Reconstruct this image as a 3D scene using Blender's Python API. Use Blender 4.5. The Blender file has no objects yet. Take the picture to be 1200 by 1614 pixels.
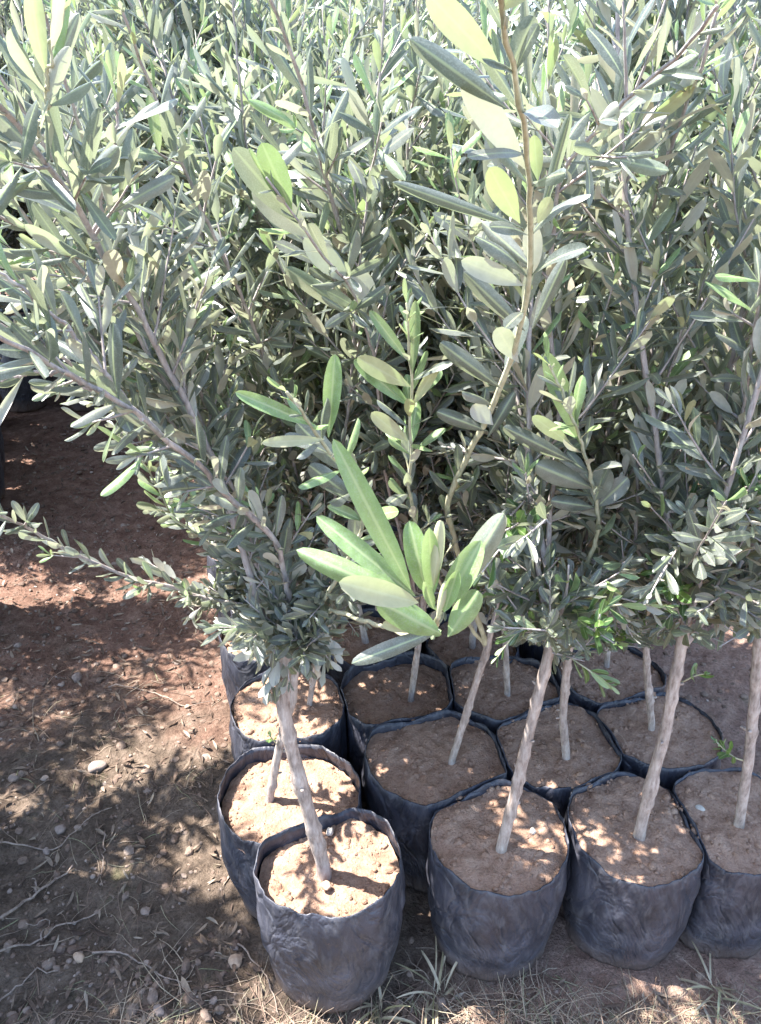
import bpy, math, random
import numpy as np
from mathutils import Vector, noise

random.seed(7)
C = bpy.context.scene.collection
PI = math.pi

# ------------------------------------------------------------------ camera
CAM_H, PITCH, FPX = 1.20, math.radians(27.0), 1219.0
CP, SP = math.cos(PITCH), math.sin(PITCH)

def ray(px, py):
    cx, cy = (px-600)/FPX, (py-807)/FPX
    return Vector((cx, CP-cy*SP, -SP-cy*CP))

def at(px, py, Y):
    """world point seen at photo pixel (px,py) and forward distance Y"""
    d = ray(px, py)
    return Vector((0, 0, CAM_H)) + d*(Y/d.y)

def at_z(px, py, z):
    d = ray(px, py)
    return Vector((0, 0, CAM_H)) + d*((z-CAM_H)/d.z)

def project(P):
    """arrays of points -> px, py, depth"""
    P = np.asarray(P)
    z = P[..., 2]-CAM_H
    dep = P[..., 1]*CP - z*SP
    up = P[..., 1]*SP + z*CP
    dd = np.where(dep < 1e-3, 1e-3, dep)
    return 600+FPX*P[..., 0]/dd, 807-FPX*up/dd, dep

# ------------------------------------------------------------------ materials
def newmat(name):
    m = bpy.data.materials.new(name); m.use_nodes = True
    nt = m.node_tree; nt.nodes.clear()
    out = nt.nodes.new('ShaderNodeOutputMaterial')
    return m, nt, out

def N(nt, t, **kw):
    n = nt.nodes.new(t)
    for k, v in kw.items():
        setattr(n, k, v)
    return n

def setin(n, **kw):
    for k, v in kw.items():
        n.inputs[k.replace('_', ' ')].default_value = v

def ramp(nt, src, stops):
    r = N(nt, 'ShaderNodeValToRGB')
    e = r.color_ramp.elements
    while len(e) < len(stops): e.new(0.5)
    for i, (p, c) in enumerate(stops):
        e[i].position = p
        e[i].color = (c[0], c[1], c[2], 1) if hasattr(c, '__len__') else (c, c, c, 1)
    nt.links.new(src, r.inputs[0])
    return r.outputs[0]

def noise_tex(nt, scale, detail=4, rough=0.55, coord='Object', dist=0.0, vec=None):
    n = N(nt, 'ShaderNodeTexNoise')
    setin(n, Scale=scale, Detail=detail, Roughness=rough, Distortion=dist)
    if vec is None:
        tc = N(nt, 'ShaderNodeTexCoord'); vec = tc.outputs[coord]
    nt.links.new(vec, n.inputs['Vector'])
    return n.outputs['Fac']

def mix(nt, fac, a, b, blend='MIX'):
    m = N(nt, 'ShaderNodeMix', data_type='RGBA', blend_type=blend)
    for i, v in ((0, fac), (6, a), (7, b)):
        if isinstance(v, (int, float)): m.inputs[i].default_value = v
        elif isinstance(v, tuple): m.inputs[i].default_value = (*v, 1)
        else: nt.links.new(v, m.inputs[i])
    return m.outputs[2]

def bump(nt, h, strength, dist):
    b = N(nt, 'ShaderNodeBump'); setin(b, Strength=strength, Distance=dist)
    nt.links.new(h, b.inputs['Height'])
    return b.outputs[0]

def leaf_material(name, top, under, trans, tfac=0.28, rough=0.34, spec=0.6, scurf=0.35):
    m, nt, out = newmat(name)
    geo = N(nt, 'ShaderNodeNewGeometry')
    rnd = geo.outputs['Random Per Island']
    uv = N(nt, 'ShaderNodeUVMap'); uv.uv_map = 'UVMap'
    sep = N(nt, 'ShaderNodeSeparateXYZ'); nt.links.new(uv.outputs[0], sep.inputs[0])
    # distance from midrib
    s = N(nt, 'ShaderNodeMath', operation='SUBTRACT'); nt.links.new(sep.outputs[0], s.inputs[0]); s.inputs[1].default_value = 0.5
    a = N(nt, 'ShaderNodeMath', operation='ABSOLUTE'); nt.links.new(s.outputs[0], a.inputs[0])
    rib = ramp(nt, a.outputs[0], [(0.0, 1.0), (0.035, 0.7), (0.075, 0.0)])
    t = ramp(nt, rnd, [(0.0, top[0]), (0.45, top[1]), (0.8, top[2]), (1.0, top[3])])
    u = ramp(nt, rnd, [(0.0, under[0]), (0.5, under[1]), (1.0, under[2])])
    sp = noise_tex(nt, 900, 2, 0.6)
    spk = ramp(nt, sp, [(0.45, 0.0), (0.7, scurf)])
    t = mix(nt, spk, t, (0.33, 0.36, 0.32))
    blot = ramp(nt, noise_tex(nt, 90, 4, 0.65), [(0.3, 0.68), (0.7, 1.15)])
    t = mix(nt, 1.0, t, blot, 'MULTIPLY')
    ribf = N(nt, 'ShaderNodeMath', operation='MULTIPLY'); nt.links.new(rib, ribf.inputs[0]); ribf.inputs[1].default_value = 0.8
    t = mix(nt, ribf.outputs[0], t, (0.36, 0.42, 0.22))
    ub = ramp(nt, noise_tex(nt, 140, 3, 0.6), [(0.3, 0.88), (0.7, 1.08)])
    u = mix(nt, 1.0, u, ub, 'MULTIPLY')
    ribu = N(nt, 'ShaderNodeMath', operation='MULTIPLY'); nt.links.new(rib, ribu.inputs[0]); ribu.inputs[1].default_value = 0.35
    u = mix(nt, ribu.outputs[0], u, (0.55, 0.55, 0.38))
    col = mix(nt, geo.outputs['Backfacing'], t, u)
    ro = N(nt, 'ShaderNodeMapRange'); nt.links.new(geo.outputs['Backfacing'], ro.inputs[0])
    ro.inputs[3].default_value = rough; ro.inputs[4].default_value = 0.75
    p = N(nt, 'ShaderNodeBsdfPrincipled')
    nt.links.new(col, p.inputs['Base Color']); nt.links.new(ro.outputs[0], p.inputs['Roughness'])
    setin(p, Specular_IOR_Level=spec)
    nt.links.new(bump(nt, noise_tex(nt, 500, 2, 0.6), 0.25, 0.0006), p.inputs['Normal'])
    tr = N(nt, 'ShaderNodeBsdfTranslucent')
    tc = ramp(nt, rnd, [(0.0, trans[0]), (1.0, trans[1])])
    nt.links.new(tc, tr.inputs[0])
    ms = N(nt, 'ShaderNodeMixShader'); ms.inputs[0].default_value = tfac
    nt.links.new(p.outputs[0], ms.inputs[1]); nt.links.new(tr.outputs[0], ms.inputs[2])
    nt.links.new(ms.outputs[0], out.inputs[0])
    return m

M = {}
M['leaf'] = leaf_material('olive_leaf',
    [(0.122, 0.132, 0.114), (0.058, 0.072, 0.064), (0.170, 0.178, 0.158), (0.105, 0.155, 0.065)],
    [(0.39, 0.39, 0.33), (0.43, 0.425, 0.385), (0.47, 0.40, 0.30)],
    [(0.315, 0.385, 0.20), (0.42, 0.44, 0.29)], tfac=0.28)
M['young'] = leaf_material('young_olive_leaf',
    [(0.17, 0.27, 0.085), (0.20, 0.30, 0.11), (0.15, 0.24, 0.10), (0.24, 0.33, 0.12)],
    [(0.42, 0.41, 0.22), (0.46, 0.42, 0.25), (0.42, 0.42, 0.28)],
    [(0.30, 0.43, 0.15), (0.38, 0.46, 0.22)], tfac=0.28, rough=0.38, scurf=0.42)
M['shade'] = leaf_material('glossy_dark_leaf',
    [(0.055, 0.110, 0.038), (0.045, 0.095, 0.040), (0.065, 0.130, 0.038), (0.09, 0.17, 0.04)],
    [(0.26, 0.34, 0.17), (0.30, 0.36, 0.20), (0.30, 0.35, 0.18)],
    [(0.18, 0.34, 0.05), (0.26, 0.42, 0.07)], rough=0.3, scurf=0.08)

def wood(name, c0, c1, c2, scale=60, bstr=0.6):
    m, nt, out = newmat(name)
    tc = N(nt, 'ShaderNodeTexCoord')
    mp = N(nt, 'ShaderNodeMapping'); mp.inputs['Scale'].default_value = (1, 1, 0.25)
    nt.links.new(tc.outputs['Object'], mp.inputs[0])
    n = noise_tex(nt, scale*2, 5, 0.65, vec=mp.outputs[0])
    n2 = noise_tex(nt, scale*0.4, 3, 0.5)
    col = ramp(nt, n, [(0.3, c0), (0.5, c1), (0.72, c2)])
    sh = ramp(nt, n2, [(0.3, 0.72), (0.7, 1.12)])
    col = mix(nt, 1.0, col, sh, 'MULTIPLY')
    p = N(nt, 'ShaderNodeBsdfPrincipled'); setin(p, Roughness=0.8, Specular_IOR_Level=0.25)
    nt.links.new(col, p.inputs['Base Color'])
    nt.links.new(bump(nt, n, bstr, 0.0015), p.inputs['Normal'])
    nt.links.new(p.outputs[0], out.inputs[0])
    return m
M['bark'] = wood('pale_bark', (0.19, 0.145, 0.12), (0.36, 0.295, 0.255), (0.48, 0.415, 0.365), 95, 1.2)
M['twig'] = wood('grey_twig', (0.24, 0.20, 0.19), (0.36, 0.31, 0.29), (0.46, 0.42, 0.38), 120)
M['greenstem'] = wood('green_stem', (0.30, 0.28, 0.18), (0.40, 0.38, 0.25), (0.47, 0.45, 0.33), 120, 0.3)
M['deadwood'] = wood('dead_twig', (0.14, 0.10, 0.08), (0.26, 0.20, 0.16), (0.36, 0.29, 0.23), 90)

def soil_mat():
    m, nt, out = newmat('potting_soil')
    n = noise_tex(nt, 38, 8, 0.68)
    n2 = noise_tex(nt, 260, 4, 0.7)
    col = ramp(nt, n, [(0.28, (0.235, 0.138, 0.092)), (0.5, (0.365, 0.230, 0.160)), (0.7, (0.46, 0.315, 0.230))])
    g = ramp(nt, n2, [(0.25, 0.62), (0.5, 1.0), (0.75, 1.22)])
    col = mix(nt, 1.0, col, g, 'MULTIPLY')
    p = N(nt, 'ShaderNodeBsdfPrincipled'); setin(p, Roughness=0.95, Specular_IOR_Level=0.1)
    nt.links.new(col, p.inputs['Base Color'])
    add = N(nt, 'ShaderNodeMath', operation='ADD'); nt.links.new(n, add.inputs[0]); nt.links.new(n2, add.inputs[1])
    nt.links.new(bump(nt, add.outputs[0], 0.9, 0.006), p.inputs['Normal'])
    nt.links.new(p.outputs[0], out.inputs[0])
    return m
M['soil'] = soil_mat()

def ground_mat():
    m, nt, out = newmat('nursery_ground')
    big = noise_tex(nt, 3.2, 5, 0.6)
    n = noise_tex(nt, 24, 8, 0.7)
    n2 = noise_tex(nt, 170, 5, 0.7)
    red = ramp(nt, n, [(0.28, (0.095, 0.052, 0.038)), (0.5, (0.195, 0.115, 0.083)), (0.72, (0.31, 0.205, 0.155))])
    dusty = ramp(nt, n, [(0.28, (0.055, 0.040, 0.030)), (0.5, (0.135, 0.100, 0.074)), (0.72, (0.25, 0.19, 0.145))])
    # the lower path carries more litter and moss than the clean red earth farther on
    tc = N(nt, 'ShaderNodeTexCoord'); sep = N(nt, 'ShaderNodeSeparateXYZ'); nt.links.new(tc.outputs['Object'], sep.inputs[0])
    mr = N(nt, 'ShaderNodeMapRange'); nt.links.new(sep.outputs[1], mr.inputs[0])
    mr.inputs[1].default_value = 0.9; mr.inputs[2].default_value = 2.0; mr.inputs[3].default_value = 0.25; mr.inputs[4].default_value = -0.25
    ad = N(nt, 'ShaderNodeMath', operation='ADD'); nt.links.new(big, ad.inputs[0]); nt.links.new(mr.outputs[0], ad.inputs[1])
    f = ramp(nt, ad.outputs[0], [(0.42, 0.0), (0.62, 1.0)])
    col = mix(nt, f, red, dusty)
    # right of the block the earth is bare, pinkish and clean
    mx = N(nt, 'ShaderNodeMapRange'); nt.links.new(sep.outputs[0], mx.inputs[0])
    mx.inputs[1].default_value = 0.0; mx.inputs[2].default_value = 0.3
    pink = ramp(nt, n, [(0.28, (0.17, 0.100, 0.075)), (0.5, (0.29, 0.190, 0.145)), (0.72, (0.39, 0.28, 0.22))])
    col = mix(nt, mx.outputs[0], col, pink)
    moss = ramp(nt, noise_tex(nt, 9, 6, 0.65), [(0.60, 0.0), (0.70, 0.45)])
    mf = mix(nt, 1.0, moss, f, 'MULTIPLY')
    col = mix(nt, mf, col, (0.085, 0.095, 0.045))
    g = ramp(nt, n2, [(0.25, 0.5), (0.5, 1.0), (0.78, 1.35)])
    col = mix(nt, 1.0, col, g, 'MULTIPLY')
    p = N(nt, 'ShaderNodeBsdfPrincipled'); setin(p, Roughness=0.95, Specular_IOR_Level=0.1)
    nt.links.new(col, p.inputs['Base Color'])
    add = N(nt, 'ShaderNodeMath', operation='ADD'); nt.links.new(n, add.inputs[0]); nt.links.new(n2, add.inputs[1])
    nt.links.new(bump(nt, add.outputs[0], 1.0, 0.01), p.inputs['Normal'])
    nt.links.new(p.outputs[0], out.inputs[0])
    return m
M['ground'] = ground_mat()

def bag_mat():
    m, nt, out = newmat('black_polythene')
    n = noise_tex(nt, 16, 6, 0.65, dist=0.6)
    tc = N(nt, 'ShaderNodeTexCoord')
    mp = N(nt, 'ShaderNodeMapping'); mp.inputs['Scale'].default_value = (1, 1, 0.35); mp.inputs['Rotation'].default_value = (0.5, 0.35, 0)
    nt.links.new(tc.outputs['Object'], mp.inputs[0])
    n2 = noise_tex(nt, 45, 6, 0.7, vec=mp.outputs[0], dist=0.8)
    col = ramp(nt, n, [(0.3, (0.016, 0.016, 0.022)), (0.5, (0.036, 0.037, 0.049)), (0.75, (0.075, 0.075, 0.094))])
    dst = ramp(nt, n2, [(0.50, 0.0), (0.78, 0.40)])
    col = mix(nt, dst, col, (0.20, 0.185, 0.185))
    sep = N(nt, 'ShaderNodeSeparateXYZ'); nt.links.new(tc.outputs['Object'], sep.inputs[0])
    low = ramp(nt, sep.outputs[2], [(0.0, 0.5), (0.05, 0.0)])
    col = mix(nt, low, col, (0.22, 0.15, 0.11))
    p = N(nt, 'ShaderNodeBsdfPrincipled'); setin(p, Specular_IOR_Level=0.5)
    ro = ramp(nt, n2, [(0.3, 0.36), (0.7, 0.62)])
    nt.links.new(ro, p.inputs['Roughness'])
    nt.links.new(col, p.inputs['Base Color'])
    mp2 = N(nt, 'ShaderNodeMapping'); mp2.inputs['Scale'].default_value = (1, 1, 0.55); mp2.inputs['Rotation'].default_value = (0.9, -0.5, 0.3)
    nt.links.new(tc.outputs['Object'], mp2.inputs[0])
    cr = noise_tex(nt, 13, 3, 0.5, vec=mp2.outputs[0], dist=1.6)
    ab = N(nt, 'ShaderNodeMath', operation='SUBTRACT'); nt.links.new(cr, ab.inputs[0]); ab.inputs[1].default_value = 0.5
    ab2 = N(nt, 'ShaderNodeMath', operation='ABSOLUTE'); nt.links.new(ab.outputs[0], ab2.inputs[0])
    crease = ramp(nt, ab2.outputs[0], [(0.0, 0.0), (0.10, 0.8), (0.3, 1.0)])
    ad = N(nt, 'ShaderNodeMath', operation='MULTIPLY_ADD'); nt.links.new(n2, ad.inputs[0]); ad.inputs[1].default_value = 0.7; nt.links.new(crease, ad.inputs[2])
    nt.links.new(bump(nt, ad.outputs[0], 0.7, 0.0045), p.inputs['Normal'])
    nt.links.new(p.outputs[0], out.inputs[0])
    return m
M['bag'] = bag_mat()

def stone_mat(name, cols, rough=0.85):
    m, nt, out = newmat(name)
    geo = N(nt, 'ShaderNodeNewGeometry')
    col = ramp(nt, geo.outputs['Random Per Island'], cols)
    g = ramp(nt, noise_tex(nt, 180, 5, 0.65), [(0.3, 0.75), (0.7, 1.15)])
    col = mix(nt, 1.0, col, g, 'MULTIPLY')
    p = N(nt, 'ShaderNodeBsdfPrincipled'); setin(p, Roughness=rough, Specular_IOR_Level=0.2)
    nt.links.new(col, p.inputs['Base Color'])
    nt.links.new(bump(nt, noise_tex(nt, 240, 4, 0.6), 0.5, 0.002), p.inputs['Normal'])
    nt.links.new(p.outputs[0], out.inputs[0])
    return m
M['gravel'] = stone_mat('gravel', [(0, (0.12, 0.08, 0.06)), (0.5, (0.17, 0.12, 0.09)), (0.93, (0.23, 0.175, 0.14)), (1, (0.32, 0.26, 0.22))])
M['stone'] = stone_mat('field_stone', [(0, (0.17, 0.12, 0.095)), (0.6, (0.21, 0.16, 0.13)), (1, (0.26, 0.205, 0.175))])
M['white_stone'] = stone_mat('white_pebble', [(0, (0.42, 0.37, 0.31)), (1, (0.48, 0.43, 0.37))])
M['tan_stone'] = stone_mat('tan_pebble', [(0, (0.36, 0.25, 0.175)), (1, (0.42, 0.30, 0.21))])
M['litter'] = stone_mat('leaf_litter', [(0, (0.06, 0.04, 0.03)), (0.5, (0.13, 0.09, 0.065)), (0.85, (0.20, 0.15, 0.11)), (1, (0.30, 0.25, 0.19))])
M['straw'] = stone_mat('dry_grass', [(0, (0.18, 0.115, 0.085)), (0.4, (0.26, 0.19, 0.14)), (0.8, (0.36, 0.29, 0.21)), (1, (0.22, 0.22, 0.12))])
M['grassblade'] = leaf_material('grass_blade',
    [(0.30, 0.23, 0.145), (0.35, 0.27, 0.18), (0.40, 0.31, 0.21), (0.26, 0.25, 0.13)],
    [(0.32, 0.27, 0.17), (0.35, 0.29, 0.19), (0.38, 0.31, 0.21)],
    [(0.34, 0.36, 0.12), (0.40, 0.36, 0.18)], scurf=0.05, tfac=0.15)

# ------------------------------------------------------------------ object helpers
def link(name, me, parent=None, loc=None):
    o = bpy.data.objects.new(name, me); C.objects.link(o)
    if parent: o.parent = parent
    if loc is not None: o.location = loc
    return o

def mesh_np(name, V, F, mats, midx=None, UV=None, smooth=True):
    """F: list of numpy (n,k) face arrays; midx list of arrays"""
    me = bpy.data.meshes.new(name)
    V = np.asarray(V, dtype=np.float32)
    me.vertices.add(len(V)); me.vertices.foreach_set('co', V.ravel())
    loops = np.concatenate([f.ravel() for f in F]).astype(np.int32)
    tot = np.concatenate([np.full(len(f), f.shape[1], dtype=np.int32) for f in F])
    start = np.concatenate([[0], np.cumsum(tot)[:-1]]).astype(np.int32)
    me.loops.add(len(loops)); me.loops.foreach_set('vertex_index', loops)
    me.polygons.add(len(tot)); me.polygons.foreach_set('loop_start', start); me.polygons.foreach_set('loop_total', tot)
    for m in mats: me.materials.append(m)
    if midx is not None: me.polygons.foreach_set('material_index', np.concatenate(midx).astype(np.int32))
    if UV is not None:
        l = me.uv_layers.new(name='UVMap'); l.data.foreach_set('uv', np.asarray(UV, dtype=np.float32)[loops].ravel())
    me.polygons.foreach_set('use_smooth', np.full(len(tot), smooth))
    me.update(); me.validate()
    return me

class Geo:
    """collects tubes / leaves / lumps with material indices, builds ONE mesh"""
    def __init__(s):
        s.V = []; s.U = []; s.Q = []; s.QM = []; s.T = []; s.TM = []; s.n = 0
    def add(s, V, quads=None, tris=None, mat=0, UV=None):
        V = np.asarray(V, dtype=np.float64).reshape(-1, 3)
        s.V.append(V); s.U.append(np.zeros((len(V), 2)) if UV is None else np.asarray(UV).reshape(-1, 2))
        if quads is not None and len(quads):
            q = np.asarray(quads)+s.n; s.Q.append(q); s.QM.append(np.full(len(q), mat))
        if tris is not None and len(tris):
            q = np.asarray(tris)+s.n; s.T.append(q); s.TM.append(np.full(len(q), mat))
        s.n += len(V)
    def tube(s, pts, rad, sides=6, mat=0):
        P = np.array([tuple(p) for p in pts]); n = len(P)
        T = np.gradient(P, axis=0); T /= np.linalg.norm(T, axis=1)[:, None]+1e-9
        ref = np.array([0.31, 0.95, 0.05])
        A = np.cross(T, ref); A /= np.linalg.norm(A, axis=1)[:, None]+1e-9
        B = np.cross(T, A)
        th = np.arange(sides)*2*PI/sides
        R = np.asarray(rad)
        if R.ndim == 1: R = R[:, None]*np.ones((1, sides))
        V = P[:, None, :]+R[:, :, None]*(np.cos(th)[None, :, None]*A[:, None, :]+np.sin(th)[None, :, None]*B[:, None, :])
        i = np.arange(n-1)[:, None]*sides; k = np.arange(sides)[None, :]; k2 = (k+1) % sides
        Q = np.stack([i+k, i+k2, i+sides+k2, i+sides+k], -1).reshape(-1, 4)
        V = np.concatenate([V.reshape(-1, 3), P[-1:]+T[-1:]*R[-1].mean()*0.8])
        e = (n-1)*sides
        tr = np.stack([e+np.arange(sides), e+(np.arange(sides)+1) % sides, np.full(sides, n*sides)], -1)
        s.add(V, Q, tr, mat)
    def build(s, name, mats, smooth=True):
        F = []; MI = []
        if s.Q: F.append(np.concatenate(s.Q)); MI.append(np.concatenate(s.QM))
        if s.T: F.append(np.concatenate(s.T)); MI.append(np.concatenate(s.TM))
        return mesh_np(name, np.concatenate(s.V), F, mats, MI, np.concatenate(s.U), smooth)

def unit(v):
    return v/(np.linalg.norm(v, axis=-1, keepdims=True)+1e-12)

def add_leaves(g, L, rows=6, cols=3, mat=0):
    """L: dict of arrays base, D, Nn, len, wid, bend, cup, shape -> blades in g"""
    n = len(L['len'])
    if n == 0: return
    t = np.linspace(0, 1, rows)
    t = 1-(1-t)**1.45 if rows >= 8 else t**0.9
    sgn = np.linspace(-1, 1, cols)
    sh = L['shape'][:, None]
    # lanceolate outline with a short stalk and a small point
    w = np.clip(t[None]-0.06, 0, 1)**sh*np.clip(1-t[None], 0, 1)**np.where(sh < 0.6, 0.46, 0.5)
    w = w/(w.max(axis=1, keepdims=True)) + 0.035*(1-t[None])
    W = L['wid'][:, None]*0.5*w                                        # n,rows
    D, Nn = L['D'], L['Nn']; S = np.cross(D, Nn)
    ang = L['bend'][:, None]*t[None]                                   # bends in the D-N plane
    ln = L['len'][:, None]
    dt = np.diff(t, prepend=0)[None]
    x = np.cumsum(np.cos(ang)*dt, 1)*ln; z = np.cumsum(np.sin(ang)*dt, 1)*ln
    side = np.cumsum(np.sin(L['sweep'][:, None]*t[None])*dt, 1)*ln
    c = L['base'][:, None, :]+x[..., None]*D[:, None, :]+z[..., None]*Nn[:, None, :]+side[..., None]*S[:, None, :]
    nn = -np.sin(ang)[..., None]*D[:, None, :]+np.cos(ang)[..., None]*Nn[:, None, :]
    tw = (L['twist'][:, None]*t[None])[..., None]
    ss = np.cos(tw)*S[:, None, :]+np.sin(tw)*nn
    nn = -np.sin(tw)*S[:, None, :]+np.cos(tw)*nn
    cup = L['cup'][:, None, None]
    lat = sgn[None, None]*(1-0.32*np.abs(cup)*sgn[None, None]**2)*W[..., None]
    wav = 0.10*np.sin(t[None, :, None]*9+L['shape'][:, None, None]*40)*sgn[None, None]
    ver = (cup*(0.65*sgn[None, None]**2+0.35*np.abs(sgn)[None, None])+wav)*W[..., None]
    V = c[:, :, None, :]+lat[..., None]*ss[:, :, None, :]+ver[..., None]*nn[:, :, None, :]
    UV = np.stack(np.broadcast_arrays(((sgn+1)/2)[None, None, :], t[None, :, None]), -1)
    UV = np.broadcast_to(UV, (n, rows, cols, 2))
    i = np.arange(rows-1)[:, None]*cols; k = np.arange(cols-1)[None]
    q = np.stack([i+k, i+k+1, i+cols+k+1, i+cols+k], -1).reshape(-1, 4)
    Q = (q[None]+(np.arange(n)*rows*cols)[:, None, None]).reshape(-1, 4)
    g.add(V.reshape(-1, 3), Q, None, mat, UV.reshape(-1, 2))

KEYS = ('base', 'D', 'Nn', 'len', 'wid', 'bend', 'cup', 'shape', 'sweep', 'twist', 'kind')
class Leaves:
    def __init__(s): s.d = {k: [] for k in KEYS}
    def put(s, base, D, Nn, ln, wid, bend, cup, shape, sweep, twist, kind):
        for k, v in zip(KEYS, (base, D, Nn, ln, wid, bend, cup, shape, sweep, twist, kind)): s.d[k].append(v)
    def arr(s): return {k: np.array(v, dtype=float) for k, v in s.d.items()}

def leaf_pair(Lv, rng, P, T, phi, L, ang, young, kind, wr=None):
    """a decussate pair at P on a stem of direction T"""
    T = T/np.linalg.norm(T)
    ref = np.array([0.2, 0.3, 0.93]) if abs(T[2]) < 0.9 else np.array([1.0, 0.1, 0.0])
    A = np.cross(T, ref); A /= np.linalg.norm(A); B = np.cross(T, A)
    for k in (0, 1):
        if rng.random() < 0.06: continue
        ph = phi+k*PI+rng.normal(0, 0.25)
        R = math.cos(ph)*A+math.sin(ph)*B
        a = ang+rng.normal(0, 0.16)
        D = math.cos(a)*T+math.sin(a)*R
        Nn = math.sin(a)*T-math.cos(a)*R
        # blades turn some way towards the light
        Nn = Nn+0.25*np.array([-0.4, 0, 0.9])+rng.normal(0, 0.16, 3)
        D = D/np.linalg.norm(D); Nn = Nn-D*np.dot(Nn, D); Nn = Nn/np.linalg.norm(Nn)
        l = L*rng.uniform(0.78, 1.18)*min(1.12, max(0.70, 0.70+0.84*(P[2]-0.55)))
        asp = wr if wr else rng.uniform(0.18, 0.28)*min(1.6, max(1.0, 1.6-1.3*(P[2]-0.55)))
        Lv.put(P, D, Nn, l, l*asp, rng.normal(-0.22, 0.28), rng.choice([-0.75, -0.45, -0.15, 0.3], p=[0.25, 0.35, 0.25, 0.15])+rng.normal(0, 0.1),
               rng.uniform(0.6, 1.05), rng.normal(0, 0.12), rng.normal(0, 0.3), 1.0 if young else (2.0 if kind == 2 else 0.0))

def walk(rng, P, D, length, step, curl=0.10, up=0.06, sag=0.0):
    pts = [np.array(P, float)]; D = np.array(D, float)
    for i in range(max(2, int(length/step))):
        D = D+rng.normal(0, curl, 3)*step/0.03*0.5+np.array([0, 0, up-sag])*step/0.03
        D /= np.linalg.norm(D)
        pts.append(pts[-1]+D*step)
    return np.array(pts)

def dress(Lv, G, rng, pts, r0, r1, leaf, spacing=0.024, side_every=0.045, side_len=(0.06, 0.2), bare=0.0, kind=0,
          tip_young=0.18, sides=5, stem_mat=0, side_up=0.05, side_spread=0.9):
    """wood for a stem, leaf pairs along it, side shoots with their own pairs"""
    if pts is None: return
    n = len(pts); seg = np.linalg.norm(np.diff(pts, axis=0), axis=1); s = np.concatenate([[0], np.cumsum(seg)]); Ltot = s[-1]
    rad = np.linspace(r0, r1, n)*(1+0.16*(np.sin(np.linspace(0, Ltot/0.03*PI, n))**6)+rng.normal(0, 0.04, n))
    G.tube(pts, rad, sides, stem_mat)
    T = np.gradient(pts, axis=0); T = unit(T)
    def at_s(x):
        return np.array([np.interp(x, s, pts[:, i]) for i in range(3)]), unit(np.array([np.interp(x, s, T[:, i]) for i in range(3)]))
    x = Ltot*bare+rng.uniform(0, spacing); phi = rng.uniform(0, PI)
    while x < Ltot:
        P, t = at_s(x); fr = x/Ltot
        yg = (Ltot-x) < tip_young*rng.uniform(0.5, 1.3) and fr > 0.5
        ll = leaf*(1.0 if fr < 0.85 else max(0.35, (1-fr)/0.15))
        leaf_pair(Lv, rng, P, t, phi, ll, 0.56 if fr < 0.9 else 0.36, yg and rng.random() < 0.5, kind)
        phi += PI/2+rng.normal(0, 0.15); x += spacing*rng.uniform(0.75, 1.25)*(0.6 if fr > 0.9 else 1)*min(1, max(0.68, 0.68+0.7*(P[2]-0.55)))
    P, t = at_s(Ltot)
    leaf_pair(Lv, rng, P, t, phi, leaf*0.5, 0.25, True if tip_young > 0 else False, kind)
    if side_every:
        x = Ltot*max(0.03, bare*0.5)+rng.uniform(0, side_every)
        while x < Ltot*0.86:
            P, t = at_s(x); fr = x/Ltot
            rd = rng.normal(0, 1, 3); rd -= t*np.dot(rd, t); rd = unit(rd)
            d = unit(t*(1.05-0.35*side_spread)+rd*side_spread)
            sl = rng.uniform(*side_len)*(1.15-0.6*fr)
            sp = walk(rng, P, d, sl, 0.018, 0.12, side_up)
            if sp is None: x += side_every*0.7; continue
            rr = np.linspace(0.0016, 0.0008, len(sp)); G.tube(sp, rr, 4, stem_mat)
            ss = 0.012; ph = rng.uniform(0, PI); tt = unit(np.gradient(sp, axis=0)); m = 0
            tot = (len(sp)-1)*0.018
            while ss < tot:
                f = ss/tot; j = min(len(sp)-2, int(ss/0.018)); fr2 = ss/0.018-j
                PP = sp[j]*(1-fr2)+sp[j+1]*fr2
                yg = f > 0.75 and tip_young > 0 and rng.random() < 0.3
                leaf_pair(Lv, rng, PP, tt[j], ph, leaf*0.88*(1.0 if f < 0.8 else 0.65), 0.60, yg, kind)
                ph += PI/2; ss += spacing*0.8*rng.uniform(0.8, 1.2)
            leaf_pair(Lv, rng, sp[-1], tt[-1], ph, leaf*0.5, 0.3, tip_young > 0 and rng.random() < 0.35, kind)
            x += side_every*rng.uniform(0.6, 1.4)

def filt(A, keep):
    return {k: v[keep] for k, v in A.items()}

LEAFMATS = lambda: [M['leaf'], M['young'], M['shade']]
def foliage_mesh(name, A, rows, cols):
    g = Geo()
    for k in (0, 1, 2):
        add_leaves(g, filt(A, A['kind'] == k), rows, cols, k)
    return g.build(name, LEAFMATS()) if g.n else None

# ------------------------------------------------------------------ grow bag, soil, trunk
def fnoise(x, y, z): return noise.noise(Vector((x, y, z)))

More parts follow.
